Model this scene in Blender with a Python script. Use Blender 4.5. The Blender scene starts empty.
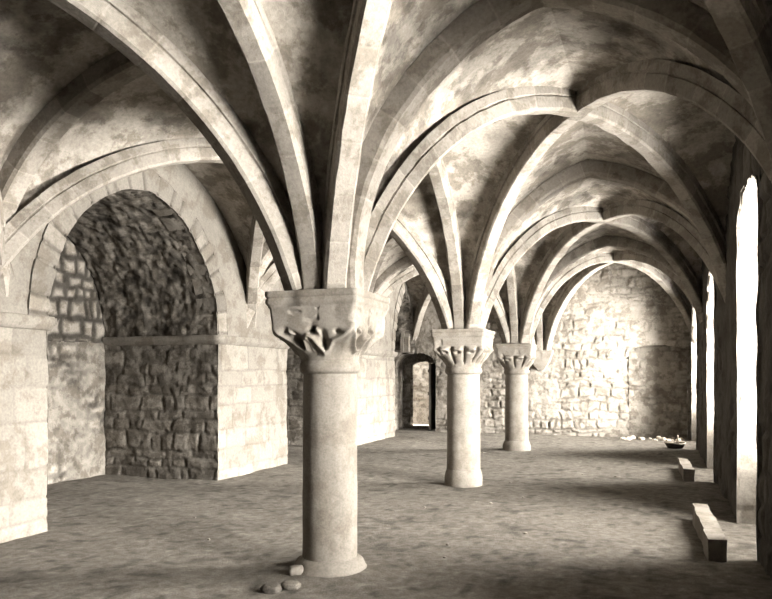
import bpy, bmesh, math, random
import numpy as np
from mathutils import Vector, Matrix
random.seed(7)
PI = math.pi
COL = bpy.context.scene.collection

# ------------------------------------------------------------------ plan
# X = across the hall (columns at 0), Y = along the hall (away from the camera), Z = up.  metres
ROWS = [-9.2, -4.6, 0.0, 4.57, 9.2, 13.1]
WL, WR = -3.3, 3.3
ZS = 2.1                       # springing level (top of every abacus)
YB, YF = -9.2, 13.1            # back wall, far wall
def cwall(y): return 3.2 + 0.025*(y-3.0)      # face of the right wall, slightly out of true

# ------------------------------------------------------------------ numpy noise
def _h(ix, iy, iz, s):
    v = np.sin(ix*127.1 + iy*311.7 + iz*74.7 + s*53.3)*43758.5453
    return v - np.floor(v)
def noise(x, y, z=0.0, s=0):
    x, y, z = np.broadcast_arrays(np.asarray(x, float), np.asarray(y, float), np.asarray(z, float))
    ix, iy, iz = np.floor(x), np.floor(y), np.floor(z)
    fx, fy, fz = x-ix, y-iy, z-iz
    fx, fy, fz = fx*fx*(3-2*fx), fy*fy*(3-2*fy), fz*fz*(3-2*fz)
    r = 0
    for a in (0, 1):
        for b in (0, 1):
            for c in (0, 1):
                w = (fx if a else 1-fx)*(fy if b else 1-fy)*(fz if c else 1-fz)
                r = r + w*_h(ix+a, iy+b, iz+c, s)
    return r*2-1
def fbm(x, y, z=0.0, s=0, o=3):
    r, a = 0, 1.0
    for k in range(o):
        r = r + a*noise(x*2**k, y*2**k, z*2**k, s+k*7); a *= .5
    return r/1.75
def sstep(a, b, x):
    t = np.clip((x-a)/(b-a), 0, 1); return t*t*(3-2*t)

def layout(U, V, rh=.25, rj=.3, sw=.4, sj=.4, mort=.018, md=.02, proud=.02, warp=.02,
           rough=.006, tone=.6, tvar=.3, mtone=.45, smear=-9, smeartone=.65, pillow=.0, seed=0):
    """courses of stones: returns outward displacement and a tone for every point"""
    rng = np.random.RandomState(seed+11)
    Uw = U + warp*noise(U*2.7, V*2.7, seed*1.3, 1) + warp*.5*noise(U*7, V*7, seed, 3)
    Vw = V + warp*noise(U*2.3, V*3.1, seed*1.7, 2) + warp*.5*noise(U*6, V*8, seed, 4)
    v0, v1 = V.min()-1, V.max()+1
    e = [v0]
    while e[-1] < v1: e.append(e[-1] + rh*(1+rj*(rng.rand()*2-1)))
    e = np.array(e); ri = np.clip(np.searchsorted(e, Vw)-1, 0, len(e)-2)
    dv = np.minimum(Vw-e[ri], e[ri+1]-Vw)
    du = np.zeros_like(U); sid = np.zeros_like(U)
    for r in np.unique(ri):
        m = ri == r
        f = [U.min()-1-rng.rand()*sw]
        while f[-1] < U.max()+1: f.append(f[-1] + sw*(1+sj*(rng.rand()*2-1)))
        f = np.array(f); j = np.clip(np.searchsorted(f, Uw[m])-1, 0, len(f)-2)
        du[m] = np.minimum(Uw[m]-f[j], f[j+1]-Uw[m]); sid[m] = j + r*137.0
    d = np.minimum(du, dv)
    q = sstep(mort*.3, mort*1.5, d)
    r1, r2 = _h(sid, 0, 0, seed), _h(sid, 1, 0, seed+5)
    cov = sstep(smear, smear+.35, -fbm(U*1.1, V*1.1, seed*2.1, 9)) if smear > -5 else np.zeros_like(U)
    disp = -md*(1-q)*(1-cov) + proud*(r1-.5)*q*(1-.7*cov) + pillow*sstep(0, .09, d)
    disp = disp + rough*fbm(U*5, V*5, seed*.7, 21) + rough*.6*fbm(U*17, V*17, seed*.3, 31)
    t = (tone + tvar*(r2-.5))*q + mtone*(1-q)
    t = t*(1-cov) + smeartone*cov
    t = t + .08*fbm(U*3, V*3, seed*.9, 41) + .05*fbm(U*11, V*11, seed*.9, 43)
    return disp, np.clip(t, 0, 1)

RUBBLE = dict(rh=.15, rj=.45, sw=.28, sj=.6, mort=.03, md=.03, proud=.035, warp=.05, rough=.014, tone=.62, tvar=.5, mtone=.4)
ASHLAR = dict(rh=.30, rj=.25, sw=.52, sj=.45, mort=.012, md=.010, proud=.010, warp=.012, rough=.005, tone=.72, tvar=.18, mtone=.55)

# ------------------------------------------------------------------ mesh builder
class MB:
    def __init__(s): s.v = []; s.f = []; s.t = []; s.n = 0
    def grid(s, P, tone=None, mask=None, wrap=False):
        nv, nu = P.shape[:2]
        T = np.full((nv, nu), .6) if tone is None else tone
        s.v.append(P.reshape(-1, 3)); s.t.append(T.reshape(-1))
        idx = np.arange(nv*nu).reshape(nv, nu) + s.n
        if wrap: idx = np.concatenate([idx, idx[:, :1]], 1)
        q = np.stack([idx[:-1, :-1], idx[:-1, 1:], idx[1:, 1:], idx[1:, :-1]], -1).reshape(-1, 4)
        if mask is not None: q = q[mask.reshape(-1)]
        s.f.append(q); s.n += nv*nu
    def cap(s, ring, tone=.6):
        """fan over a closed ring of points"""
        ring = np.asarray(ring); c = ring.mean(0)
        k = len(ring); s.v.append(np.vstack([ring, c])); s.t.append(np.full(k+1, tone))
        i = np.arange(k)
        s.f.append(np.stack([i+s.n, (i+1) % k+s.n, np.full(k, k+s.n), np.full(k, k+s.n)], -1)); s.n += k+1
    def panel(s, fn, u0, u1, v0, v1, res, style, seed=0, flip=False, wob=.012, extra=None, mask=None, fade=0):
        nu, nv = max(2, int(abs(u1-u0)/res)+2), max(2, int(abs(v1-v0)/res)+2)
        U, V = np.meshgrid(np.linspace(u0, u1, nu), np.linspace(v0, v1, nv))
        P = fn(U, V)
        dU = np.gradient(P, axis=1); dV = np.gradient(P, axis=0)
        N = np.cross(dU, dV); N /= np.linalg.norm(N, axis=2, keepdims=True)+1e-9
        if flip: N = -N
        d, t = layout(U, V, seed=seed, **style)
        if extra is not None:
            de, te = extra(U, V); d = d+de; t = np.clip(t+te, 0, 1)
        if fade:
            ed = np.minimum(np.minimum(U-u0, u1-U), np.minimum(V-v0, v1-V))
            d = d*sstep(0, fade, ed)
        P = P + N*d[..., None]
        if wob:
            x, y, z = P[..., 0], P[..., 1], P[..., 2]
            P = P + wob*np.stack([noise(x*4, y*4, z*4, 61), noise(x*4, y*4, z*4, 62), noise(x*4, y*4, z*4, 63)], -1)
        mk = None
        if mask is not None:
            Uc = (U[:-1, :-1]+U[1:, 1:])/2; Vc = (V[:-1, :-1]+V[1:, 1:])/2; mk = mask(Uc, Vc)
        s.grid(P, t, mk)
    def box(s, lo, hi, tone=.6):
        b = np.array([[x, y, z] for x in (lo[0], hi[0]) for y in (lo[1], hi[1]) for z in (lo[2], hi[2])], float)
        s.v.append(b); s.t.append(np.full(8, tone))
        s.f.append(np.array([[0, 1, 3, 2], [4, 6, 7, 5], [0, 4, 5, 1], [2, 3, 7, 6], [0, 2, 6, 4], [1, 5, 7, 3]])+s.n); s.n += 8
    def build(s, name, mat, parent=None, smooth=True, loc=None):
        V = np.vstack(s.v); F = np.vstack(s.f); T = np.concatenate(s.t)
        if loc is not None: V = V-np.asarray(loc)
        me = bpy.data.meshes.new(name)
        faces = [tuple(dict.fromkeys(f)) for f in F.tolist()]
        me.from_pydata(V.tolist(), [], faces)
        a = me.attributes.new('tone', 'FLOAT', 'POINT'); a.data.foreach_set('value', T.astype(np.float32))
        bm = bmesh.new(); bm.from_mesh(me); bmesh.ops.recalc_face_normals(bm, faces=bm.faces) if False else None
        bm.free()
        if smooth: me.polygons.foreach_set('use_smooth', [True]*len(me.polygons))
        me.materials.append(mat); me.update()
        o = bpy.data.objects.new(name, me); COL.objects.link(o)
        if loc is not None and parent is None: o.location = loc
        if parent is not None: o.parent = parent
        return o

def empty(name, loc, label, cat, group=None):
    o = bpy.data.objects.new(name, None); COL.objects.link(o); o.location = loc; o.empty_display_size = .1
    return tag(o, label, cat, group)
def tag(o, label, cat, group=None):
    o['label'] = label; o['category'] = cat
    if group: o['group'] = group
    return o
def struct(o): o['kind'] = 'structure'; return o

# ------------------------------------------------------------------ materials
TINT = (1.0, .91, .795)
def stone_mat(name, lo, hi, stain=.35, stain_scale=1.6, bump=.35, grain=38.0, stain_lo=.42, amt=.18, stain_w=.17):
    m = bpy.data.materials.new(name); m.use_nodes = True
    nt = m.node_tree; N = nt.nodes; L = nt.links; b = N['Principled BSDF']
    b.inputs['Roughness'].default_value = .95; b.inputs['Specular IOR Level'].default_value = .12
    at = N.new('ShaderNodeAttribute'); at.attribute_name = 'tone'
    co = N.new('ShaderNodeTexCoord')
    mx = N.new('ShaderNodeMix'); mx.data_type = 'RGBA'
    mx.inputs[6].default_value = (lo*TINT[0], lo*TINT[1]*.97, lo*TINT[2]*.94, 1)
    mx.inputs[7].default_value = (hi*TINT[0], hi*TINT[1], hi*TINT[2], 1)
    L.new(at.outputs['Fac'], mx.inputs[0])
    n1 = N.new('ShaderNodeTexNoise'); n1.inputs['Scale'].default_value = stain_scale; n1.inputs['Detail'].default_value = 8; n1.inputs['Roughness'].default_value = .68
    L.new(co.outputs['Object'], n1.inputs['Vector'])
    r1 = N.new('ShaderNodeValToRGB'); r1.color_ramp.elements[0].position = stain_lo; r1.color_ramp.elements[1].position = stain_lo+stain_w
    v = 1-stain
    r1.color_ramp.elements[0].color = (v, v*.97, v*.93, 1); r1.color_ramp.elements[1].color = (1, 1, 1, 1)
    L.new(n1.outputs['Fac'], r1.inputs[0])
    n2 = N.new('ShaderNodeTexNoise'); n2.inputs['Scale'].default_value = grain; n2.inputs['Detail'].default_value = 6; n2.inputs['Roughness'].default_value = .7
    L.new(co.outputs['Object'], n2.inputs['Vector'])
    r2 = N.new('ShaderNodeMapRange'); r2.inputs[1].default_value = .3; r2.inputs[2].default_value = .7; r2.inputs[3].default_value = 1-amt; r2.inputs[4].default_value = 1+amt*.45
    L.new(n2.outputs['Fac'], r2.inputs[0])
    m1 = N.new('ShaderNodeMix'); m1.data_type = 'RGBA'; m1.blend_type = 'MULTIPLY'; m1.inputs[0].default_value = 1
    m2 = N.new('ShaderNodeMix'); m2.data_type = 'RGBA'; m2.blend_type = 'MULTIPLY'; m2.inputs[0].default_value = 1
    L.new(mx.outputs[2], m1.inputs[6]); L.new(r1.outputs['Color'], m1.inputs[7])
    L.new(m1.outputs[2], m2.inputs[6]); L.new(r2.outputs[0], m2.inputs[7])
    L.new(m2.outputs[2], b.inputs['Base Color'])
    bp = N.new('ShaderNodeBump'); bp.inputs['Strength'].default_value = bump; bp.inputs['Distance'].default_value = .012
    ad = N.new('ShaderNodeMath'); ad.operation = 'ADD'
    L.new(n1.outputs['Fac'], ad.inputs[0]); L.new(n2.outputs['Fac'], ad.inputs[1])
    L.new(ad.outputs[0], bp.inputs['Height']); L.new(bp.outputs['Normal'], b.inputs['Normal'])
    return m
M_ASH = stone_mat('pale_ashlar', .045, .22, stain=0.25, stain_scale=3, bump=.4, amt=0.25, stain_lo=0.42, stain_w=0.09)
M_COL = stone_mat('column_stone', .05, .29, stain=0.22, stain_scale=4, bump=0.2, grain=60, amt=0.25, stain_lo=0.42, stain_w=0.12)
M_RIB = stone_mat('rib_stone', .045, .35, stain=0.3, stain_scale=4, bump=.4, amt=0.25, stain_lo=0.43, stain_w=0.08)
M_WEB = stone_mat('vault_plaster', .05, .48, stain=0.42, stain_scale=2.6, bump=.6, grain=26, stain_lo=0.46, amt=0.3, stain_w=0.07)
M_RUB = stone_mat('rubble_stone', .028, .28, stain=0.35, stain_scale=5, bump=.5, amt=0.25, stain_lo=0.44, stain_w=0.08)
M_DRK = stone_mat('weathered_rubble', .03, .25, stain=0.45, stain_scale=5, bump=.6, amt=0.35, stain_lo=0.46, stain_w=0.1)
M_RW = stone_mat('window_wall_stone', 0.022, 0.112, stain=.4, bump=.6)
M_DIRT = stone_mat('beaten_earth', .026, .21, stain=0.25, stain_scale=14, bump=.9, grain=95, amt=0.5)
M_OUT = stone_mat('bright_yard', .5, .75, stain=.1)
M_WOOD = stone_mat('old_timber', .03, .12, stain=.4, grain=60)
M_TWIG = stone_mat('dry_twigs', .3, .75, stain=.2)
M_IRON = stone_mat('rusty_iron', .05, .14, stain=.3)

# ------------------------------------------------------------------ vault curves
class Arc:
    """half an arch from a support P to its crown M; circle through both ends bulging up by k*chord"""
    def __init__(s, P, M, r0, H, k=.162):
        P = np.array(P, float); M = np.array(M, float)
        s.P = P; D = M-P; s.L = np.linalg.norm(D); s.d = D/s.L; s.M = M
        a = np.array([r0, ZS]); b = np.array([s.L, H]); ch = b-a; c = np.linalg.norm(ch)
        sg = k*c; R = (c*c/4+sg*sg)/(2*sg)
        n = np.array([ch[1], -ch[0]])/c           # towards the centre (down / inwards)
        s.c = (a+b)/2 + n*(R-sg); s.R = R
        s.a0 = math.atan2(a[1]-s.c[1], a[0]-s.c[0]) % (2*PI)
    def at(s, off, n):
        """n points from spring to crown of the curve offset outwards by off"""
        R = s.R+off
        a1 = math.acos(max(-1, min(1, (s.L-s.c[0])/R)))
        th = np.linspace(s.a0, a1, n)
        r = s.c[0]+R*np.cos(th); z = s.c[1]+R*np.sin(th)
        p = np.zeros((n, 3)); p[:, :2] = s.P+np.outer(r, s.d); p[:, 2] = z
        nr = np.stack([s.d[0]*np.cos(th), s.d[1]*np.cos(th), np.sin(th)], -1)
        return p, nr
RD = .175   # rib depth below the web
H_T, H_A, H_D, H_W = 4.06, 4.12, 4.10, 4.15
def HT(i): return {4: 3.95, 5: 4.2}.get(i, H_T)
def HA(i): return 3.95 if i == 1 else H_A
def sup(side, i):
    """plan position and start radius of the support"""
    if side == 0: return (0.0, ROWS[i]), .27
    x = WL if side < 0 else cwall(ROWS[i])+.06
    return (x, ROWS[i]), -.12
def mid(p, q): return ((p[0]+q[0])/2, (p[1]+q[1])/2)
def arch_pair(sa, ia, sb, ib, H, k=.162):
    if ia == ib: k = .205 if ia == 5 else .170
    (p, ra), (q, rb) = sup(sa, ia), sup(sb, ib)
    if ia == ib == 5: ra = .06 if sa == 0 else ra
    m = mid(p, q)
    if sa == 0 and ia == ib: m = (m[0], m[1])
    return Arc(p, m, ra, H, k), Arc(q, m, rb, H, k)
def boss(side, i):
    q = [sup(s, j)[0] for s in (0, side) for j in (i, i+1)]
    return (sum(a[0] for a in q)/4+(.06 if side > 0 else 0), sum(a[1] for a in q)/4)
def dhalf(side, s, i, j, H=None):
    """diagonal half from support (s,j) to the boss of bay i on that side"""
    H = H or (3.95 if i <= 1 else (3.82 if i == 2 else 3.94) if side < 0 else (4.04 if i == 2 else 3.92))
    p, r = sup(s, j); return Arc(p, boss(side, i), .33 if s == 0 else -.12, H)

# profile of a rib: (across, up from soffit)
PROF = [(-.122, .31), (-.122, .205), (-.100, .196), (-.100, .180), (-.112, .172), (-.112, .034), (-.088, .004),
        (0, 0), (.088, .004), (.112, .034), (.112, .172), (.100, .180), (.100, .196), (.122, .205), (.122, .31)]
def rib_mesh(arcs, name, scale=1.0, seed=0, n=60, grow=.0):
    a, b = arcs
    pa, na = a.at(0, n); pb, nb = b.at(0, n)
    P = np.vstack([pa, pb[::-1][1:]]); Nn = np.vstack([na, nb[::-1][1:]])
    Nn[n-1] = na[-1]+nb[-1]; Nn[n-1] /= np.linalg.norm(Nn[n-1])
    Tn = np.gradient(P, axis=0); Tn /= np.linalg.norm(Tn, axis=1, keepdims=True)
    B = np.cross(Tn, Nn); B /= np.linalg.norm(B, axis=1, keepdims=True)
    s = np.concatenate([[0], np.cumsum(np.linalg.norm(np.diff(P, axis=0), axis=1))])
    # voussoir joints: insert fine rings round each joint
    rng = np.random.RandomState(seed); js = []; x = rng.rand()*.3
    while x < s[-1]: js.append(x); x += .34*(1+.35*(rng.rand()-.5))
    S = np.unique(np.concatenate([np.linspace(0, s[-1], 2*n)] + [np.array([j-.012, j-.006, j, j+.006, j+.012]) for j in js]))
    S = S[(S >= 0) & (S <= s[-1])]
    itp = lambda A: np.stack([np.interp(S, s, A[:, k]) for k in range(3)], -1)
    P, Nn, B = itp(P), itp(Nn), itp(B)
    jd = np.min(np.abs(S[:, None]-np.array(js)[None, :]), axis=1)
    sid = np.searchsorted(np.array(js), S)
    groove = 1-sstep(.003, .010, jd)
    wear = .006*fbm(S*3, S*0+seed, 0, 3)
    pr = np.array(PROF)*scale
    G = np.zeros((len(S), len(pr), 3)); T = np.zeros((len(S), len(pr)))
    tv = _h(sid, seed, 0, 3)
    for k, (px, pz) in enumerate(pr):
        sc = 1-.02*groove
        nz = .004*noise(S*9, S*0+k*1.7, seed, 5)
        G[:, k] = P + B*(px*sc+nz)[:, None] + Nn*(pz+.003*groove+nz+wear)[:, None]
        T[:, k] = .60+.26*(tv-.5)+.14*groove+.06*noise(S*6, S*0+k, seed, 8)
    mb = MB(); mb.grid(G, np.clip(T, 0, 1)); mb.cap(G[0]); mb.cap(G[-1])
    o = mb.build(name, M_RIB); o.data.set_sharp_from_angle(angle=math.radians(28)); return o

# ------------------------------------------------------------------ ceiling webs
web = MB()
def web_half(A, D, seed, dome=.05, offA=RD, offD=RD):
    ns, nr = 110, 44
    pa, _ = A.at(offA, ns); pd, _ = D.at(offD, ns)
    r = np.linspace(0, 1, nr)[None, :, None]
    P = pa[:, None]*(1-r)+pd[:, None]*r
    s = np.linspace(0, 1, ns)[:, None]; rr = np.linspace(0, 1, nr)[None, :]
    P[..., 2] += dome*np.sin(PI*rr)*s*s*0 + dome*4*rr*(1-rr)*s
    x, y, z = P[..., 0], P[..., 1], P[..., 2]
    P[..., 2] += .018*fbm(x*2, y*2, z*2, 71)*np.minimum(1, s*4)
    # plaster with the courses of the web showing through in patches
    c = .5+.5*np.cos(z*2*PI/.16+noise(x*3, y*3, z*3, 73)*1.2)
    cov = sstep(-.1, .35, fbm(x*1.0, y*1.0, z*1.0, 75))
    T = .68+.22*fbm(x*2.2, y*2.2, z*2.2, 77)+.22*fbm(x*7, y*7, z*7, 78)-.16*cov*c
    T = T-.26*sstep(.10, .22, fbm(x*1.7+9, y*1.7, z*1.7, 79)+.25*noise(x*9, y*9, z*9, 80))
    web.grid(P, np.clip(T, 0, 1))
ribs = {}
for i in range(5):
    for side in (-1, 1):
        D = {(s, j): dhalf(side, s, i, j) for s in (0, side) for j in (i, i+1)}
        for (e0, e1, H) in (((0, i), (side, i), HT(i)), ((0, i+1), (side, i+1), HT(i+1)), ((0, i), (0, i+1), HA(i)), ((side, i), (side, i+1), H_W)):
            a, b = arch_pair(e0[0], e0[1], e1[0], e1[1], H)
            web_half(a, D[e0], i); web_half(b, D[e1], i)
web.box((-6, YB-.5, 4.75), (4.6, YF+.6, 4.9))
struct(web.build('ceiling', M_WEB))

# ------------------------------------------------------------------ ribs as things
RIBS = []
def rib(kind, arcs, label, group, seed, scale=1.0):
    scale = {'transverse_rib': .98, 'diagonal_rib': .74, 'arcade_rib': .70, 'wall_rib': .8}[kind]
    o = rib_mesh(arcs, kind, scale, seed); tag(o, label, {'transverse_rib': 'vault rib', 'diagonal_rib': 'vault rib', 'arcade_rib': 'arcade arch', 'wall_rib': 'wall rib'}[kind], group)
G_T, G_D, G_A, G_W = 'transverse ribs across the aisles', 'diagonal ribs of the vault bays', 'arcade ribs along the row of columns', 'wall ribs against the end wall'
TL = {(2, -1): 'transverse stone rib from near left wall pier to nearest column, mostly in black shade',
      (2, 1): 'broad transverse stone rib springing from nearest column over the right aisle to window wall',
      (3, -1): 'transverse stone rib from second column to left wall pier beyond the deep arched recess',
      (3, 1): 'transverse stone rib from second column across the right aisle, pointed crown in mid picture',
      (4, -1): 'transverse stone rib from third column to the left wall beside the small doorway',
      (4, 1): 'transverse stone rib from third column to the window wall, in front of end wall',
      (1, -1): 'transverse stone rib over the left aisle above the camera, out at the top left',
      (1, 1): 'transverse stone rib over the right aisle above the camera, out at the top right'}
for (i, s), lab in TL.items():
    rib('transverse_rib', arch_pair(0, i, s, i, HT(i)), lab, G_T, 10*i+s)
AL = {1: 'lit arcade rib rising from nearest column capital towards the viewer and out of the top',
      2: 'arcade rib between nearest column and second column, seen edge on',
      3: 'arcade rib between second column and third column',
      4: 'arcade rib from third column to the corbel on the end wall'}
for i, lab in AL.items():
    rib('arcade_rib', arch_pair(0, i, 0, i+1, HA(i)), lab, G_A, 40+i)
DL = {(1, -1, 'a'): 'long diagonal rib sweeping from nearest column up to the top left corner',
      (1, -1, 'b'): 'diagonal rib from near left wall pier towards the viewer, in shade at top left',
      (1, 1, 'a'): 'diagonal rib rising from nearest column capital towards the top right, dark left flank',
      (1, 1, 'b'): 'diagonal rib in the dark top right corner above the nearest window pier',
      (2, -1, 'a'): 'diagonal rib from nearest column to left wall pier beside the arched recess',
      (2, -1, 'b'): 'diagonal rib over the deep arched recess from near left pier to second column',
      (2, 1, 'a'): 'diagonal rib from nearest column to the second window pier, lit up to its crossing',
      (2, 1, 'b'): 'diagonal rib from second column crossing to the dark upper right window wall',
      (3, -1, 'a'): 'diagonal rib from second column towards the left wall by the small doorway',
      (3, -1, 'b'): 'diagonal rib from left pier beyond the recess towards third column',
      (3, 1, 'a'): 'diagonal rib from second column to the far window pier in the right aisle',
      (3, 1, 'b'): 'diagonal rib from third column crossing to the second window pier',
      (4, -1, 'a'): 'diagonal rib from third column into the left corner above the small doorway',
      (4, -1, 'b'): 'diagonal rib from far left pier to the corbel on the end wall',
      (4, 1, 'a'): 'diagonal rib from third column into the right corner of the end wall',
      (4, 1, 'b'): 'diagonal rib from the end wall corbel to the far window pier'}
for (i, s, w), lab in DL.items():
    if w == 'a': arcs = (dhalf(s, 0, i, i), dhalf(s, s, i, i+1))     # column i -> wall i+1
    else: arcs = (dhalf(s, 0, i, i+1), dhalf(s, s, i, i))
    if i == 1: arcs = (dhalf(s, 0, i, i+1), dhalf(s, s, i, i)) if w == 'a' else (dhalf(s, 0, i, i), dhalf(s, s, i, i+1))
    rib('diagonal_rib', arcs, lab, G_D, 60+i*4+s+(1 if w == 'a' else 2))
for s, lab in ((-1, 'wall rib arching over the small doorway on the end wall'), (1, 'wall rib arching over the pale rubble end wall of the right aisle')):
    rib('wall_rib', arch_pair(0, 5, s, 5, HT(5)), lab, G_W, 90+s)

# ------------------------------------------------------------------ left side: piers, arches, wall
def plan_panel(mb, pts, z0, z1, res, style, seed, **kw):
    """vertical wall panels along a plan polyline; the room lies to the right of travel"""
    u = 0
    for k in range(len(pts)-1):
        a, b = np.array(pts[k], float), np.array(pts[k+1], float); L = np.linalg.norm(b-a); d = (b-a)/L
        st = style[k] if isinstance(style, list) else style
        def fn(U, V, a=a, d=d, u=u):
            return np.stack([a[0]+d[0]*(U-u), a[1]+d[1]*(U-u), V], -1)
        mb.panel(fn, u, u+L, z0, z1, res, st, seed, **kw); u += L
def band(mb, pts, z0, z1, out, tone=.7, seed=0, drop=.05):
    """moulded band along a plan polyline (outward = right of travel), closed back to the wall"""
    pts = np.array(pts, float); n = len(pts)
    dirs = [(pts[k+1]-pts[k])/np.linalg.norm(pts[k+1]-pts[k]) for k in range(n-1)]
    nr = []
    for k in range(n):
        cand = ([dirs[k-1]] if k > 0 else []) + ([dirs[k]] if k < n-1 else [])
        ns = [np.array([d[1], -d[0]]) for d in cand]
        m = sum(ns); m = m/(m@ns[0]); nr.append(m)
    prof = [(-.08, z0), (0.0, z0), (out*.45, z0+.012), (out*.8, z0+drop), (out, z0+drop+.012), (out, z1-.008), (out-.008, z1), (-.08, z1)]
    # subdivide the plan line
    PP, NN = [], []
    for k in range(n-1):
        m = max(2, int(np.linalg.norm(pts[k+1]-pts[k])/.05))
        for q in range(m):
            t = q/m; PP.append(pts[k]*(1-t)+pts[k+1]*t); NN.append(nr[k]*(1-t)+nr[k+1]*t if m and (q == 0) else np.array([dirs[k][1], -dirs[k][0]]))
    PP.append(pts[-1]); NN.append(nr[-1]); PP, NN = np.array(PP), np.array(NN)
    for j in range(len(PP)):      # correct mitres only at the corners
        pass
    G = np.zeros((len(PP), len(prof), 3)); T = np.zeros((len(PP), len(prof)))
    for k, (o, z) in enumerate(prof):
        w = .012*fbm(PP[:, 0]*4, PP[:, 1]*4, z*5, 5+seed) if o > 0 else 0
        G[:, k, 0] = PP[:, 0]+NN[:, 0]*(o+w); G[:, k, 1] = PP[:, 1]+NN[:, 1]*(o+w); G[:, k, 2] = z+.006*noise(PP[:, 0]*5, PP[:, 1]*5, z*9, 6)
        T[:, k] = tone+.12*noise(PP[:, 0]*5, PP[:, 1]*5, k, 7)
    mb.grid(G, np.clip(T, 0, 1)); mb.cap(G[0]); mb.cap(G[-1])

ZI = 2.05
LP = dict(ASHLAR); LP.update(rh=.33, rj=.35, sw=.58, sj=.55, mort=.015, md=.010, mtone=.5, tvar=.30, rough=.010, warp=.02)
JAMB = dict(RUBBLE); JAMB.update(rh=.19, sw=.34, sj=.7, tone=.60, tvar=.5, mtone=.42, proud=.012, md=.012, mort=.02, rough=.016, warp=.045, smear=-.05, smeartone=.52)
def left_pier(pts, styles, label, seed, loc, sock=True):
    t = empty('wall_pier', (loc[0], loc[1], 0), label, 'pier', 'piers along the left wall')
    base = (loc[0], loc[1], 0)
    front = MB()
    for k in range(len(pts)-1):
        if styles[k] == 'f': plan_panel(front, pts[k:k+2], -.03, ZI-.06, .022, LP, seed)
        else:
            sd = MB(); plan_panel(sd, pts[k:k+2], -.03, ZI-.06, .022, JAMB, seed+k*3)
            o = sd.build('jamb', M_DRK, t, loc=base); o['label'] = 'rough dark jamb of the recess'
    front.box((-5.2, min(p[1] for p in pts)+.12, 0.0), (max(p[0] for p in pts)-.12, max(p[1] for p in pts)-.12, ZI-.08))
    front.build('masonry', M_ASH, t, loc=base)
    im = MB(); band(im, pts, ZI-.13, ZI, .05, .72, seed)
    zz = ZI-.004
    im.box((-5.2, min(p[1] for p in pts)+.03, zz-.06), (max(p[0] for p in pts)-.03, max(p[1] for p in pts)-.03, zz))
    im.build('impost', M_ASH, t, loc=base)
    return t
# travel so that the room is on the right: going towards +Y along the left wall, right = +X
left_pier([(-5.25, -.75), (-3.12, -.75), (-3.12, .42), (-3.3, .46), (-3.3, .6), (-5.25, .6)], ['s', 'f', 'f', 'f', 's'],
          'pale ashlar wall pier cut by the left edge of the picture', 3, (-3.1, -.2))
left_pier([(-5.25, 3.66), (-3.3, 3.66), (-3.3, 5.77), (-5.25, 5.77)], ['s', 'f', 's'],
          'bright white ashlar wall pier left of the nearest column, right of the deep recess', 5, (-3.3, 4.7))
left_pier([(-5.25, 8.75), (-3.3, 8.75), (-3.3, 11.45), (-4.1, 11.45)], ['s', 'f', 's'],
          'pale wall pier behind the nearest column, beside the small doorway', 8, (-3.3, 10.1))
left_pier([(-5.25, -9.0), (-3.3, -9.0), (-3.3, -3.9), (-5.25, -3.9)], ['s', 'f', 's'],
          'pale wall pier at the left behind the camera, outside the picture', 9, (-3.3, -5))

def mottle(U, V):
    return 0*U, .45*fbm(U*5, V*5, 3, 801)+.35*noise(U*16, V*16, 5, 803)
wl = MB(); REC = []
def recess(y0, y1, xb, ring_label=None, seed=0, rise=1.66):
    yc, hs = (y0+y1)/2, (y1-y0)/2
    # slightly pointed arch profile: two arcs
    def prof(t):      # t in [-1,1] -> (y, z)
        R = (hs*hs+rise*rise)/(2*hs); a1 = math.acos((R-hs)/R)
        a = (1-np.abs(t))*a1
        y = np.sign(t+1e-9)*(R*np.cos(a)-(R-hs)); z = R*np.sin(a)
        return yc+y, ZI+z, np.sign(t+1e-9)*np.cos(a), np.sin(a), R*a1
    Ls = prof(np.array([0.0]))[4]
    REC.append((y0, y1, yc, hs, rise))
    # tunnel vault behind the ring
    def tun(U, V):
        y, z, ny, nz, _ = prof(U/Ls); return np.stack([V, y, z], -1)
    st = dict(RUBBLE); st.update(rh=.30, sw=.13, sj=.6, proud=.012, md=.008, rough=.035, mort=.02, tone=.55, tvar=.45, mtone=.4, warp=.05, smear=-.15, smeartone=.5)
    tn = MB(); tn.panel(tun, -Ls, Ls, -3.3, xb, .025, st, seed+50, wob=.006, extra=mottle)
    TUN.append(tn)
    return prof, Ls
TUN = []
def ring(prof, Ls, label, seed, w=.245, dep=.32):
    st = dict(rh=9, rj=0, sw=.24, sj=.35, mort=.022, md=.012, proud=.016, warp=.01, rough=.008, tone=.72, tvar=.5, mtone=.30)
    mb = MB()
    def face(U, V):
        y, z, ny, nz, _ = prof(U/Ls); return np.stack([np.full_like(y, -3.288), y+ny*V, z+nz*V], -1)
    def soff(U, V):
        y, z, ny, nz, _ = prof(U/Ls); return np.stack([-3.288-V, y-.0*ny, z-.0*nz], -1)
    def wv(U, V):       # ragged outer edge where blocks differ in length
        return 0*U, 0*U
    mb.panel(face, -Ls, Ls, -.012, w, .02, st, seed, flip=False)
    mb.panel(soff, -Ls, Ls, 0, dep, .02, st, seed, flip=True)
    def outer(U, V):
        y, z, ny, nz, _ = prof(U/Ls); return np.stack([-3.288-V, y+ny*w, z+nz*w], -1)
    mb.panel(outer, -Ls, Ls, 0, .08, .02, st, seed)
    o = mb.build('voussoir_arch', M_ASH); tag(o, label, 'arch', 'voussoir arches of the left wall recesses'); return o
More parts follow.
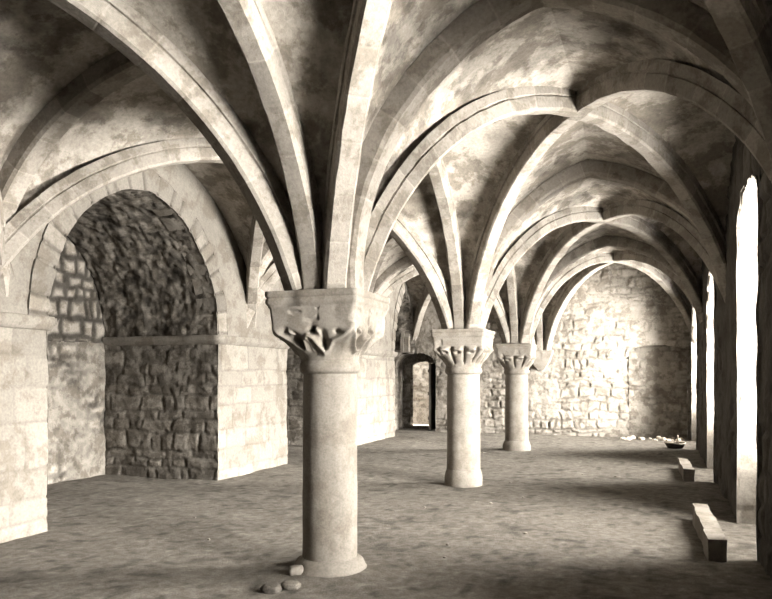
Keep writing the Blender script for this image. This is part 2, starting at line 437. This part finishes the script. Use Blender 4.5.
for (y0, y1, xb, lab, sd) in ((.6, 3.66, -5.25, 'pale voussoir arch framing the deep vaulted recess at left', 1),
                              (5.77, 8.75, -5.25, 'voussoir arch of the second recess, beyond the white wall pier', 2),
                              (11.45, 13.1, -4.1, 'narrow voussoir arch in the left wall corner beside the doorway', 3),
                              (-3.9, -.75, -5.25, 'voussoir arch of the recess nearest the camera, outside the left edge', 4)):
    rise = 1.66 if y1-y0 > 2 else 1.62
    pf, Ls = recess(y0, y1, xb, lab, sd, rise)
    ring(pf, Ls, lab, sd)
# wall face above the imposts, with the arch openings left out
def open_mask(U, V):
    m = np.ones_like(U, bool)
    for (y0, y1, yc, hs, rise) in REC:
        R = (hs*hs+rise*rise)/(2*hs); dy = np.abs(U-yc)
        ins = (dy < hs+.02) & (((dy+(R-hs))**2+(V-ZI)**2) < (R+.03)**2)
        m &= ~ins
    return m
PLAST = dict(ASHLAR); PLAST.update(smear=-.35, smeartone=.66, tvar=.22, rough=.010)
wl.panel(lambda U, V: np.stack([np.full_like(U, -3.3), U, V], -1), YB, YF, ZI-.02, 4.7, .03, PLAST, 21, mask=open_mask)
wl.box((-6, YB-.5, -.1), (-5.9, YF+.6, 4.9)); wl.box((-6, YB-.6, -.1), (4.6, YB-.5, 4.9))
struct(wl.build('wall_left', M_ASH))
tr = MB()
for tmb in TUN:
    tr.v += tmb.v; tr.t += tmb.t; tr.f += [f+tr.n for f in tmb.f]; tr.n += tmb.n
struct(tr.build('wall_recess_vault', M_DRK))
bw = MB()
RB = dict(RUBBLE); RB.update(rh=.18, rj=.5, sw=.24, sj=.6, tone=.92, tvar=.25, mtone=.08, md=.02, mort=.055, proud=.02, warp=.055)
RP = dict(RB); RP.update(smear=-.25, smeartone=.62, mtone=.25)
for (y0, y1, xb) in ((.5, 3.75, -5.25), (5.7, 8.85, -5.25), (-4, -.65, -5.25)):
    fnb = lambda U, V: np.stack([np.full_like(U, xb), U, V], -1)
    bw.panel(fnb, y0, y1, 1.95, 4.0, .022, RB, int(y0*3+40), wob=.006)
    bw.panel(fnb, y0, y1, -.05, 1.96, .022, RP, int(y0*3+47), wob=.006, extra=lambda U, V: (0*U, .5*mottle(U, V)[1]))
bw.panel(lambda U, V: np.stack([np.full_like(U, -4.1), U, V], -1), 11.3, 13.2, -.05, 4.0, .03, RB, 77)
struct(bw.build('wall_recess_back', M_RUB))

# ------------------------------------------------------------------ far wall with doorway and blocked opening
DX0, DX1, DH = -3.86, -2.72, 2.08       # doorway
NX0, NX1, NH = 2.08, 3.38, 2.20         # blocked opening (shallow niche)
def dtop(x):
    t = (x-(DX0+DX1)/2)/((DX1-DX0)/2); return DH-.36*(1-np.sqrt(np.clip(1-np.clip(np.abs(t), 0, 1)**2.4, 0, 1)))
def ntop(x):
    t = (x-(NX0+NX1)/2)/((NX1-NX0)/2); return NH-.10*t*t
FW = dict(RUBBLE); FW.update(rh=.17, sw=.30, tone=.74, tvar=.34, mtone=.5, smear=.0, smeartone=.78, md=.016, proud=.025, warp=.065, rough=.02)
def far_mask(U, V):
    return ~(((U > DX0) & (U < DX1) & (V < dtop(U))) | ((U > NX0) & (U < NX1) & (V < ntop(U))))
fw = MB()
fw.panel(lambda U, V: np.stack([U, np.full_like(U, YF), V], -1), -4.2, 4.4, -.05, 4.75, .02, FW, 101, mask=far_mask)
# niche
NS = dict(FW); NS.update(rh=.16, tone=.68)
fw.panel(lambda U, V: np.stack([U, np.full_like(U, YF+.17), V], -1), NX0-.02, NX1+.05, -.05, 2.3, .02, NS, 105)
fw.panel(lambda U, V: np.stack([np.full_like(U, NX0), YF-.01+U, V], -1), 0, .21, -.05, 2.2, .02, ASHLAR, 106, wob=0)
fw.panel(lambda U, V: np.stack([np.full_like(U, NX1), YF+.21-U, V], -1), 0, .22, -.05, 2.2, .02, ASHLAR, 107, wob=0)
fw.panel(lambda U, V: np.stack([U, YF-.01+V, ntop(U)], -1), NX0-.01, NX1+.01, 0, .21, .02, ASHLAR, 108, flip=True, wob=0)
struct(fw.build('wall_far', M_RUB))
# doorway reveal + door
dw = MB()
DTH = .75
dw.panel(lambda U, V: np.stack([np.full_like(U, DX0), YF-.02+U, V], -1), 0, DTH, -.03, DH, .03, JAMB, 111, wob=0)
dw.panel(lambda U, V: np.stack([np.full_like(U, DX1), YF-.02+DTH-U, V], -1), 0, DTH, -.03, DH, .03, JAMB, 112, wob=0)
dw.panel(lambda U, V: np.stack([U, YF-.02+V, dtop(U)], -1), DX0, DX1, 0, DTH, .03, JAMB, 113, flip=True, wob=0)
# the thinner outer frame of the wall leaves a smaller opening
ox0, ox1, oh = DX0+.22, DX1-.16, 1.85
def inner_mask(U, V):
    t = (U-(ox0+ox1)/2)/((ox1-ox0)/2); top = oh-.25*(1-np.sqrt(np.clip(1-np.clip(np.abs(t), 0, 1)**2.2, 0, 1)))
    return ~((U > ox0) & (U < ox1) & (V < top) & (V > .10))
dw.panel(lambda U, V: np.stack([U, np.full_like(U, YF+DTH-.04), V], -1), DX0-.05, DX1+.05, -.05, DH+.1, .03, JAMB, 114, mask=inner_mask, wob=0)
dw.panel(lambda U, V: np.stack([U, np.full_like(U, YF+DTH+.25), V], -1), -5.4, 4.6, -.05, 4.9, .06, RUBBLE, 115,
         mask=lambda U, V: ~((U > ox0-.02) & (U < ox1+.02) & (V < oh) & (V > .05)), wob=0)
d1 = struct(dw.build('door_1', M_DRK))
lf = MB()      # timber leaf standing open against the right jamb
for k in range(5):
    lf.box((DX1-.20, YF+.02+k*.125, .04), (DX1-.15, YF+.14+k*.125, 1.80), .5+.1*(k % 2))
leaf = lf.build('door_leaf', M_WOOD, d1, smooth=False)
ld = MB()
for z in (.35, 1.0, 1.6): ld.box((DX1-.235, YF+.03, z-.04), (DX1-.20, YF+.62, z+.04), .6)
ld.build('ledge', M_WOOD, leaf, smooth=False)
# passage beyond the doorway, open to the sky
pw = MB()
pw.panel(lambda U, V: np.stack([U, np.full_like(U, 16.2), V], -1), -8, 1, -.05, 2.6, .04, FW, 121)
pw.box((-.8, 13.9, -.1), (-.5, 17, 2.0))  # unseen box added to keep the bright side sky off the passage wall
struct(pw.build('wall_passage', M_RUB))

# ------------------------------------------------------------------ right wall with its window openings
#        near jamb, far jamb, jamb height, rise of the arched head
WIN = [(-2.15, -1.25, 2.6, 1.0), (1.45, 2.95, 2.95, .28), (5.95, 7.35, 2.2, .95), (10.4, 12.35, 2.2, .95)]
XO = 4.36          # outer face of the window wall
def head(k, y):
    a, b, h, r = WIN[k]; t = np.clip(np.abs((y-(a+b)/2)/((b-a)/2)), 0, 1)
    return h+r*np.sqrt(np.clip(1-t**2, 0, 1))
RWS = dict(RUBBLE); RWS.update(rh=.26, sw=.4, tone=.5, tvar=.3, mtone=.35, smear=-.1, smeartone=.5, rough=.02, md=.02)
rw = MB(); edges = [YB] + [e for w in WIN for e in w[:2]] + [YF+.05]
def broken(U, V):      # ragged lower edge of the pier beside the near window: a lump over a hollow
    d = np.where(np.abs(U-3.15) < .4, 1, 0)*( .08*np.exp(-((U-3.12)/.14)**2-((V-.98)/.10)**2) - .05*np.exp(-((U-3.15)/.2)**2-((V-.60)/.25)**2))
    return d, 0*U
for k in range(0, len(edges), 2):
    a, b = edges[k], edges[k+1]
    rw.panel(lambda U, V: np.stack([cwall(U), U, V], -1), a, b, -.05, 4.75, .028, RWS, 131+k, flip=True, extra=broken)
WN = []
for k, (a, b, h, r) in enumerate(WIN):
    rw.panel(lambda U, V: np.stack([cwall(U), U, head(k, U)+(4.75-head(k, U))*V], -1), a, b, 0, 1, .02, RWS, 151+k, flip=True, fade=.04)
    wn = MB()
    wn.panel(lambda U, V: np.stack([cwall(b)-.02+U, np.full_like(U, b), V], -1), 0, XO-cwall(b)+.04, -.05, h+.02, .028, PLAST, 161+k)
    wn.panel(lambda U, V: np.stack([cwall(a)-.02+U, np.full_like(U, a), V], -1), 0, XO-cwall(a)+.04, -.05, h+.02, .028, PLAST, 171+k, flip=True)
    def sof(U, V):
        y = (a+b)/2+(b-a)/2*np.sin(U); return np.stack([cwall(y)-.02+V*(XO-cwall(y)+.04), y, head(k, y)], -1)
    wn.panel(sof, -PI/2, PI/2, 0, 1, .03, RWS, 181+k)
    WN.append(wn)
SILL = .80
for (a, b, h, r) in WIN:      # low parapet closing the foot of each opening
    rw.box((XO-.30, a-.05, -.1), (XO-.01, b+.05, SILL))
for (a, b, h, r) in WIN:      # solid core of the wall over each opening
    rw.box((cwall(b)+.09, a-.2, h+r+.06), (XO-.06, b+.2, 4.7))
for k in range(0, len(edges), 2):
    rw.box((cwall(edges[k+1])+.09, edges[k]+.07, 0), (XO-.06, edges[k+1]-.07, 4.7))
for k, wn in enumerate(WN): struct(wn.build('window_%d' % (k+1), M_ASH))
def outer_mask(U, V):
    m = np.ones_like(U, bool)
    for k, (a, b, h, r) in enumerate(WIN): m &= ~((U > a) & (U < b) & (V < head(k, U)) & (V > 0))
    return m
rw.panel(lambda U, V: np.stack([np.full_like(U, XO), U, V], -1), YB-.6, YF+.7, -.1, 4.9, .03, RWS, 191, mask=outer_mask)
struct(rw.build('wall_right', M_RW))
# back wall, ends
bk = MB()
bk.panel(lambda U, V: np.stack([U, np.full_like(U, YB), V], -1), -5.5, 4.5, -.05, 4.8, .08, ASHLAR, 141, flip=True)
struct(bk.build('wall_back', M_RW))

# ------------------------------------------------------------------ floor and ground outside
def floor_z(x, y):
    z = .022*fbm(x*.7, y*.7, 0, 201)+.010*fbm(x*3, y*3, 0, 203)+.004*fbm(x*14, y*14, 0, 205)
    r = np.hypot(x, y); z = z*np.clip(.4+r*.6, .4, 1)+.055*np.exp(-(r/.42)**2)
    return z
fl = MB()
def floor_grid(x0, x1, y0, y1, res):
    xs = np.linspace(x0, x1, int((x1-x0)/res)+2); ys = np.linspace(y0, y1, int((y1-y0)/res)+2)
    X, Y = np.meshgrid(xs, ys); Z = floor_z(X, Y)
    T = .60+.12*fbm(X*1.2, Y*1.2, 0, 207)+.10*fbm(X*7, Y*7, 0, 209)+.16*noise(X*19, Y*19, 0, 211)
    T = T-.25*sstep(.35, .6, noise(X*9, Y*9, 3, 213))+.25*sstep(.62, .8, noise(X*15, Y*15, 5, 215))
    fl.grid(np.stack([X, Y, Z], -1), np.clip(T, 0, 1))
floor_grid(-5.4, 4.3, -9.3, 13.9, .035)
struct(fl.build('floor', M_DIRT))
gr = MB(); gr.box((-9, 13.85, -.35), (4.25, 17, -.04))
struct(gr.build('ground', M_OUT, smooth=False))

# ------------------------------------------------------------------ columns
def lathe(mb, prof, n=48, tone=.68, seed=0, wear=.004):
    th = np.linspace(0, 2*PI, n, endpoint=False)
    zs = np.array([p[1] for p in prof]); rs = np.array([p[0] for p in prof])
    TH_, Z = np.meshgrid(th, zs); R = np.repeat(rs[:, None], n, 1)
    R = R+wear*fbm(np.cos(TH_)*2.5, np.sin(TH_)*2.5, Z*4, seed+300)
    P = np.stack([R*np.cos(TH_), R*np.sin(TH_), Z], -1)
    T = tone+.10*fbm(np.cos(TH_)*1.5, np.sin(TH_)*1.5, Z*2.2, seed+303)+.06*noise(np.cos(TH_)*6, np.sin(TH_)*6, Z*9, seed+305)
    mb.grid(P, np.clip(T, 0, 1), wrap=True); mb.cap(P[0]); mb.cap(P[-1])
def seg_dist(x, y, pts):
    best = np.full(x.shape, 9.0)
    for (ax, ay), (bx, by) in zip(pts[:-1], pts[1:]):
        dx, dy = bx-ax, by-ay; t = np.clip(((x-ax)*dx+(y-ay)*dy)/(dx*dx+dy*dy), 0, 1)
        best = np.minimum(best, np.hypot(x-ax-t*dx, y-ay-t*dy))
    return best
def capital(mb, r, half, kind, seed):
    """bell from the round neck to the square block, carved with leaves (face coordinate s in -1..1)"""
    n, m = 288, 120
    th = np.linspace(0, 2*PI, n, endpoint=False); z = np.linspace(1.60, 1.985, m)
    TH_, Z = np.meshgrid(th, z); t = (Z-1.60)/.385; tl = t*1.14
    ph = (TH_+PI/4) % (PI/2)-PI/4
    sq = 1/np.cos(ph)                       # square outline factor
    w = sstep(.12, .62, t)                  # round -> square
    size = np.where(t < .56, r*1.06+(half*.92-r*1.06)*sstep(-.05, .58, t)**1.1, half*.92+(half*.97-half*.92)*(np.clip(t-.56, 0, 1)/.44)**1.6)
    pr = (np.cos(ph)**8+np.abs(np.sin(ph))**8)**(-1/8)
    R = size*((1-w)+w*np.minimum(sq, 1.38))
    s = np.tan(ph)
    d = np.zeros_like(R)
    if kind == 'fold':
        W = [(-1.02, .66), (-.80, .50), (-.55, .30), (-.36, .19), (-.25, .22), (-.20, .42), (-.10, .50), (.0, .46), (.12, .30), (.27, .15), (.40, .22), (.52, .40), (.75, .50), (1.02, .66)]
        dd = seg_dist(s*.75, tl, [(a*.75, b) for a, b in W])
        d += .034*np.exp(-(dd/.05)**2)*(1-sstep(.8, 1.0, np.abs(s)))
        hole = lambda cx, cy, sx, sy, rot: np.exp(-((((s-cx)*.75*math.cos(rot)+(tl-cy)*math.sin(rot))/sx)**2+((-(s-cx)*.75*math.sin(rot)+(tl-cy)*math.cos(rot))/sy)**2))
        d -= .075*hole(-.40, .42, .055, .13, .35)+.075*hole(.28, .42, .055, .15, .1)
        d -= .05*hole(-.66, .62, .06, .06, 0)+.05*hole(.02, .64, .06, .07, 0)+.035*hole(.62, .60, .05, .05, 0)
        d += .022*np.exp(-(seg_dist(s*.75, tl, [(-.46, .64), (-.34, .52), (-.28, .42)])/.028)**2)
        d += .022*np.exp(-(seg_dist(s*.75, tl, [(.08, .66), (.16, .52), (.20, .40)])/.028)**2)
        d += .012*np.exp(-(seg_dist(s*.75, tl, [(-.09, .44), (-.05, .2)])/.022)**2)-.012*np.exp(-(seg_dist(s*.75, tl, [(-.02, .42), (-.0, .12)])/.018)**2)
    else:
        c = s*1.9 if kind == 'lobe' else s*1.6+.5
        q = np.abs((c+.5) % 1-.5)*2          # 0 on a leaf, 1 between leaves
        low = sstep(.05, .25, t)*(1-sstep(.60, .74, t))
        d += low*(.026*(1-q**2)-.04*sstep(.7, 1, q))
        d += .028*np.exp(-((t-.58)/.08)**2)*(1-sstep(.3, .8, q))          # curled tips
        d -= .05*np.exp(-((t-.50)/.05)**2-((q)/.45)**2)
        d *= 1-.75*sstep(.7, .95, np.abs(s))
        d += .006*np.exp(-((np.abs(s)-.95)/.16)**2-((t-.55)/.16)**2)       # corner crockets
    d += .006*fbm(np.cos(TH_)*4, np.sin(TH_)*4, Z*9, seed+320)-.010*sstep(.3, .7, noise(np.cos(TH_)*7, np.sin(TH_)*7, Z*18, seed+321))*sstep(.6, .7, t)
    R = R+d
    P = np.stack([R*np.cos(TH_), R*np.sin(TH_), Z], -1)
    T = .68+.09*fbm(np.cos(TH_)*2, np.sin(TH_)*2, Z*4, seed+325)
    mb.grid(P, np.clip(T, 0, 1), wrap=True); mb.cap(P[0]); mb.cap(P[-1])
def square_ring(h, z, n=24, rnd=.02, seed=0, chip=.006):
    t = np.linspace(-1, 1, n, endpoint=False)
    pts = [(h, h*a) for a in t]+[(-h*a, h) for a in t]+[(-h, -h*a) for a in t]+[(h*a, -h) for a in t]
    P = np.array([(x, y, z) for x, y in pts])
    nz = chip*fbm(P[:, 0]*5, P[:, 1]*5, z*14+seed, 331)-.9*chip*sstep(.2, .6, noise(P[:, 0]*6, P[:, 1]*6, z*3+seed, 333))*2
    f = 1+nz/h; P[:, 0] *= f; P[:, 1] *= f
    return P
def abacus(mb, half, seed):
    prof = [(half*.955, 1.975), (half*.96, 1.99), (half*.985, 2.002), (half*1.0, 2.015), (half*1.0, 2.035), (half*.985, 2.046), (half*.975, 2.05), (half*1.0, 2.056), (half*1.01, 2.065), (half*1.01, 2.092), (half*.995, 2.10)]
    G = np.array([square_ring(h, z, seed=seed) for h, z in prof])
    T = .68+.1*fbm(G[..., 0]*4, G[..., 1]*4, G[..., 2]*4, 340)
    mb.grid(G, np.clip(T, 0, 1), wrap=True); mb.cap(G[-1]); mb.cap(G[0])
def column(x, y, r, half, kind, label, seed, base):
    t = empty('stone_column', (x, y, 0), label, 'column', None)
    b = MB(); lathe(b, base, 56, .62, seed, .012); b.build('base', M_COL, t)
    s = MB(); zs = np.linspace(base[-1][1]-.01, 1.52, 40)
    lathe(s, [(r*(1.02-.03*(z/1.5)), z) for z in zs], 64, .66, seed+3, .004); s.build('shaft', M_COL, t)
    n = MB(); lathe(n, [(r*.98, 1.50), (r*1.06, 1.505), (r*1.12, 1.525), (r*1.13, 1.55), (r*1.11, 1.575), (r*1.05, 1.595), (r*1.02, 1.61)], 56, .62, seed+4, .005); n.build('necking', M_COL, t)
    c = MB(); capital(c, r, half, kind, seed); c.build('capital', M_COL, t)
    a = MB(); abacus(a, half, seed); a.build('abacus', M_COL, t)
    return t
column(.025, 0, .205, .355, 'fold', 'nearest round stone column, capital carved with folded leaves, standing in the foreground', 1,
       [(.29, -.03), (.285, .03), (.265, .055), (.255, .08), (.243, .10), (.222, .112), (.207, .12)])
column(0, 4.57, .225, .36, 'lobe', 'middle stone column of the row with lobed leaf capital and flared round base', 2,
       [(.258, -.02), (.258, .10), (.254, .13), (.246, .17), (.234, .20), (.226, .215)])
column(0, 9.2, .225, .35, 'crocket', 'farthest stone column of the row, in front of the rubble end wall', 3,
       [(.275, -.02), (.275, .10), (.262, .14), (.245, .18), (.228, .20)])
column(0, -4.6, .21, .355, 'lobe', 'stone column beside the camera, outside the picture', 4,
       [(.30, -.02), (.29, .05), (.25, .10), (.212, .125)])
# corbel on the end wall where the arcade ends
cb = MB(); G = []
for h, z in ((.08, 1.62), (.16, 1.72), (.24, 1.86), (.27, 1.97), (.30, 2.0), (.30, 2.06), (.31, 2.10)):
    R_ = square_ring(h, z, seed=9); R_[:, 1] = np.minimum(R_[:, 1]*.8+YF, YF+.05); G.append(R_)
cb.grid(np.array(G), np.full((7, G[0].shape[0]), .7), wrap=True); cb.cap(G[0]); cb.cap(G[-1])
tag(cb.build('wall_corbel', M_COL), 'moulded stone corbel on the end wall behind farthest column', 'corbel')

# ------------------------------------------------------------------ kerb stones by the windows
def blob_box(lo, hi, tone, seed, amp=.012, res=.05):
    mb = MB(); lo, hi = np.array(lo, float), np.array(hi, float)
    for ax in range(3):
        o = [k for k in range(3) if k != ax]
        for e in (lo[ax], hi[ax]):
            a = np.linspace(lo[o[0]], hi[o[0]], max(3, int((hi[o[0]]-lo[o[0]])/res)+2)); b = np.linspace(lo[o[1]], hi[o[1]], max(3, int((hi[o[1]]-lo[o[1]])/res)+2))
            A, B = np.meshgrid(a, b); P = np.zeros(A.shape+(3,)); P[..., o[0]] = A; P[..., o[1]] = B; P[..., ax] = e
            x, y, z = P[..., 0], P[..., 1], P[..., 2]
            P = P+amp*np.stack([noise(x*5, y*5, z*5, seed), noise(x*5, y*5, z*5, seed+1), noise(x*5, y*5, z*5, seed+2)], -1)
            mb.grid(P, np.clip(tone+.12*fbm(x*6, y*6, z*6, seed+4), 0, 1))
    return mb
tag(blob_box((2.77, 1.30, -.03), (2.91, 2.95, .17), .75, 401).build('kerb_stone', M_ASH), 'long pale kerb stone by the near window, closest to the viewer', 'kerb', 'kerb stones along the window wall')
tag(blob_box((2.86, 5.85, -.03), (3.0, 7.2, .17), .75, 411).build('kerb_stone', M_ASH), 'smaller looking pale kerb stone farther back, by the second window', 'kerb', 'kerb stones along the window wall')

# ------------------------------------------------------------------ loose stones
def stone(x, y, s, seed, label, group=None, flat=.6, mat=M_ASH, name='loose_stone', yaw=0):
    n, m = (26, 15) if s > .05 else (12, 8)
    th = np.linspace(0, 2*PI, n, endpoint=False); p = np.linspace(-PI/2, PI/2, m)
    TH_, PH = np.meshgrid(th, p)
    d = np.stack([np.cos(PH)*np.cos(TH_), np.cos(PH)*np.sin(TH_), np.sin(PH)], -1)
    R = 1+.38*fbm(d[..., 0]*1.9+seed, d[..., 1]*1.9, d[..., 2]*1.9, 500)
    P = d*R[..., None]*s; P = np.sign(P)*np.minimum(np.abs(P), s*.82)
    P[..., 1] *= .8; P[..., 2] *= flat
    mb = MB(); mb.grid(P+np.array([0, 0, s*flat*.55]), np.full(TH_.shape, .6+.2*math.sin(seed)), wrap=True)
    o = mb.build(name, mat); z = float(floor_z(np.array(x), np.array(y)))
    o.location = (x, y, z-.004); o.rotation_euler.z = yaw
    tag(o, label, 'stone', group); return o
stone(-.13, -.255, .062, 1.3, 'pale broken block against the left foot of nearest column', flat=.75, yaw=.5)
stone(-.05, -.50, .075, 2.1, 'rounded brown lump in front of nearest column foot, closest to its base', flat=.45, mat=M_DIRT)
stone(-.15, -.60, .085, 4.4, 'brown lump left of nearest column foot, frontmost of the loose lumps', flat=.45, mat=M_DIRT)
rs = random.Random(5)
for k in range(26):
    stone(rs.uniform(1.9, 3.25), rs.uniform(12.25, 12.95), rs.uniform(.03, .085), k*1.7, 'small pale rubble stone along the foot of the end wall by blocked opening', 'rubble at the foot of the end wall', flat=rs.uniform(.4, .8), mat=M_TWIG, name='rubble_stone', yaw=rs.uniform(0, 6))
for k in range(34):
    stone(rs.uniform(-2.4, 2.6), rs.uniform(.3, 8.5), rs.uniform(.010, .026), k*2.3, 'small pebble lying loose on the earth floor', 'pebbles on the earth floor', flat=.6, mat=M_COL, name='pebble', yaw=rs.uniform(0, 6))
def tube(mb, pts, r, n=8, tone=.6):
    P = np.array(pts, float); T = np.gradient(P, axis=0); T /= np.linalg.norm(T, axis=1, keepdims=True)
    ref = np.array([.3, .2, .93]); A = np.cross(T, ref); A /= np.linalg.norm(A, axis=1, keepdims=True); B = np.cross(T, A)
    th = np.linspace(0, 2*PI, n, endpoint=False)
    G = P[:, None]+r*(np.cos(th)[None, :, None]*A[:, None]+np.sin(th)[None, :, None]*B[:, None])
    mb.grid(G, np.full(G.shape[:2], tone), wrap=True); mb.cap(G[0]); mb.cap(G[-1])
hk = MB(); tube(hk, [(1.63+.09*max(0, t-.6)*2, YF-.03-.05*math.sin(t*2.4), 1.92+.20*t-.06*max(0, t-.7)) for t in np.linspace(0, 1, 14)], .013)
tag(hk.build('iron_hook', M_IRON), 'small dark iron hook in the rubble end wall, left of blocked opening', 'hook')
# shallow basket in the far right corner
bk_t = empty('basket', (2.98, 10.5, float(floor_z(np.array(2.98), np.array(10.5)))), 'shallow pale-rimmed basket on the floor in far right corner below the window', 'basket')
th = np.linspace(0, 2*PI, 40)
bm_ = MB(); G = []
for f, z in ((.10, .0), (.7, .005), (.86, .05), (.95, .10), (.90, .10), (.80, .05), (.62, .022), (.05, .02)):
    G.append(np.stack([.20*f*np.cos(th[:-1]), .15*f*np.sin(th[:-1]), np.full(39, z)], -1))
bm_.grid(np.array(G), np.full((8, 39), .25), wrap=True); bm_.cap(G[0]); bm_.cap(G[-1]); bm_.build('body', M_WOOD, bk_t)
rm = MB(); tube(rm, [(.195*math.cos(a), .147*math.sin(a), .105+.012*math.sin(2*a)) for a in th], .014); o = rm.build('rim', M_TWIG, bk_t); o['label'] = 'pale rim'
hd = MB(); tube(hd, [(.05, .147*math.cos(a), .105+.15*math.sin(a)) for a in np.linspace(0, PI, 24)], .010); hd.build('handle', M_TWIG, bk_t)
# ------------------------------------------------------------------ camera
cam = bpy.data.cameras.new('camera'); co = bpy.data.objects.new('camera', cam); COL.objects.link(co)
THETA = math.radians(19.3)
co.location = (2.21, -4.95, 1.49); co.rotation_euler = (PI/2, 0, THETA)
cam.sensor_width = 36; cam.lens = 710/772*36; cam.shift_y = 75.5/772; cam.clip_start = .05
bpy.context.scene.camera = co

# ------------------------------------------------------------------ daylight
w = bpy.data.worlds.new('daylight'); bpy.context.scene.world = w; w.use_nodes = True
nt = w.node_tree; N = nt.nodes; L = nt.links; bg = N['Background']
tc = N.new('ShaderNodeTexCoord'); sx = N.new('ShaderNodeSeparateXYZ'); L.new(tc.outputs['Generated'], sx.inputs[0])
def mth(op, a, b=None):
    n = N.new('ShaderNodeMath'); n.operation = op
    for k, v in enumerate((a, b)):
        if v is None: continue
        if isinstance(v, (int, float)): n.inputs[k].default_value = v
        else: L.new(v, n.inputs[k])
    return n.outputs[0]
SKY_BASE, SKY_PEAK = 3.0, 345.0
az = math.radians(-6)
dh = mth('ADD', mth('MULTIPLY', sx.outputs[0], math.cos(az)), mth('MULTIPLY', sx.outputs[1], math.sin(az)))
hl = mth('SQRT', mth('ADD', mth('MULTIPLY', sx.outputs[0], sx.outputs[0]), mth('ADD', mth('MULTIPLY', sx.outputs[1], sx.outputs[1]), 1e-5)))
ca = mth('DIVIDE', dh, hl)
def mr(v, f0, f1, t0, t1):
    n = N.new('ShaderNodeMapRange'); n.interpolation_type = 'SMOOTHSTEP'
    for k, q in zip((1, 2, 3, 4), (f0, f1, t0, t1)): n.inputs[k].default_value = q
    L.new(v, n.inputs[0]); return n.outputs[0]
lobe = mr(ca, .62, .93, 0, 1)
up = mth('MULTIPLY', mr(sx.outputs[2], .02, .22, 0, 1), mr(sx.outputs[2], .24, .50, 1, .04))   # hazy low sky over the yard
dn = mth('MULTIPLY', mr(sx.outputs[2], -.25, -.02, 1, 0), mr(sx.outputs[2], -.75, -.4, .45, 1))    # pale ground of the yard
elev = mth('ADD', mth('ADD', mth('MULTIPLY', up, .72), mth('MULTIPLY', dn, .30)), mr(mth('ABSOLUTE', sx.outputs[2]), .25, .6, .48, .12))
st = mth('ADD', mth('MULTIPLY', mth('MULTIPLY', lobe, elev), SKY_PEAK), SKY_BASE)
bg.inputs[0].default_value = (1.0, .965, .90, 1); L.new(st, bg.inputs[1])
for (a, b, h, r) in WIN:
    l = bpy.data.lights.new('window_portal', 'AREA'); l.shape = 'RECTANGLE'; l.size = b-a; l.size_y = h+r-SILL; l.cycles.is_portal = True
    o = bpy.data.objects.new('window_portal', l); COL.objects.link(o)
    o.location = (XO+.06, (a+b)/2, (h+r+SILL)/2); o.rotation_euler = (PI/2, 0, PI/2)
sc = bpy.context.scene
sc.view_settings.view_transform = 'Standard'; sc.view_settings.look = 'None'; sc.view_settings.gamma = 1
sc.view_settings.exposure = 0.13; sc.view_settings.use_curve_mapping = False
sc.cycles.max_bounces = 8; sc.cycles.diffuse_bounces = 2
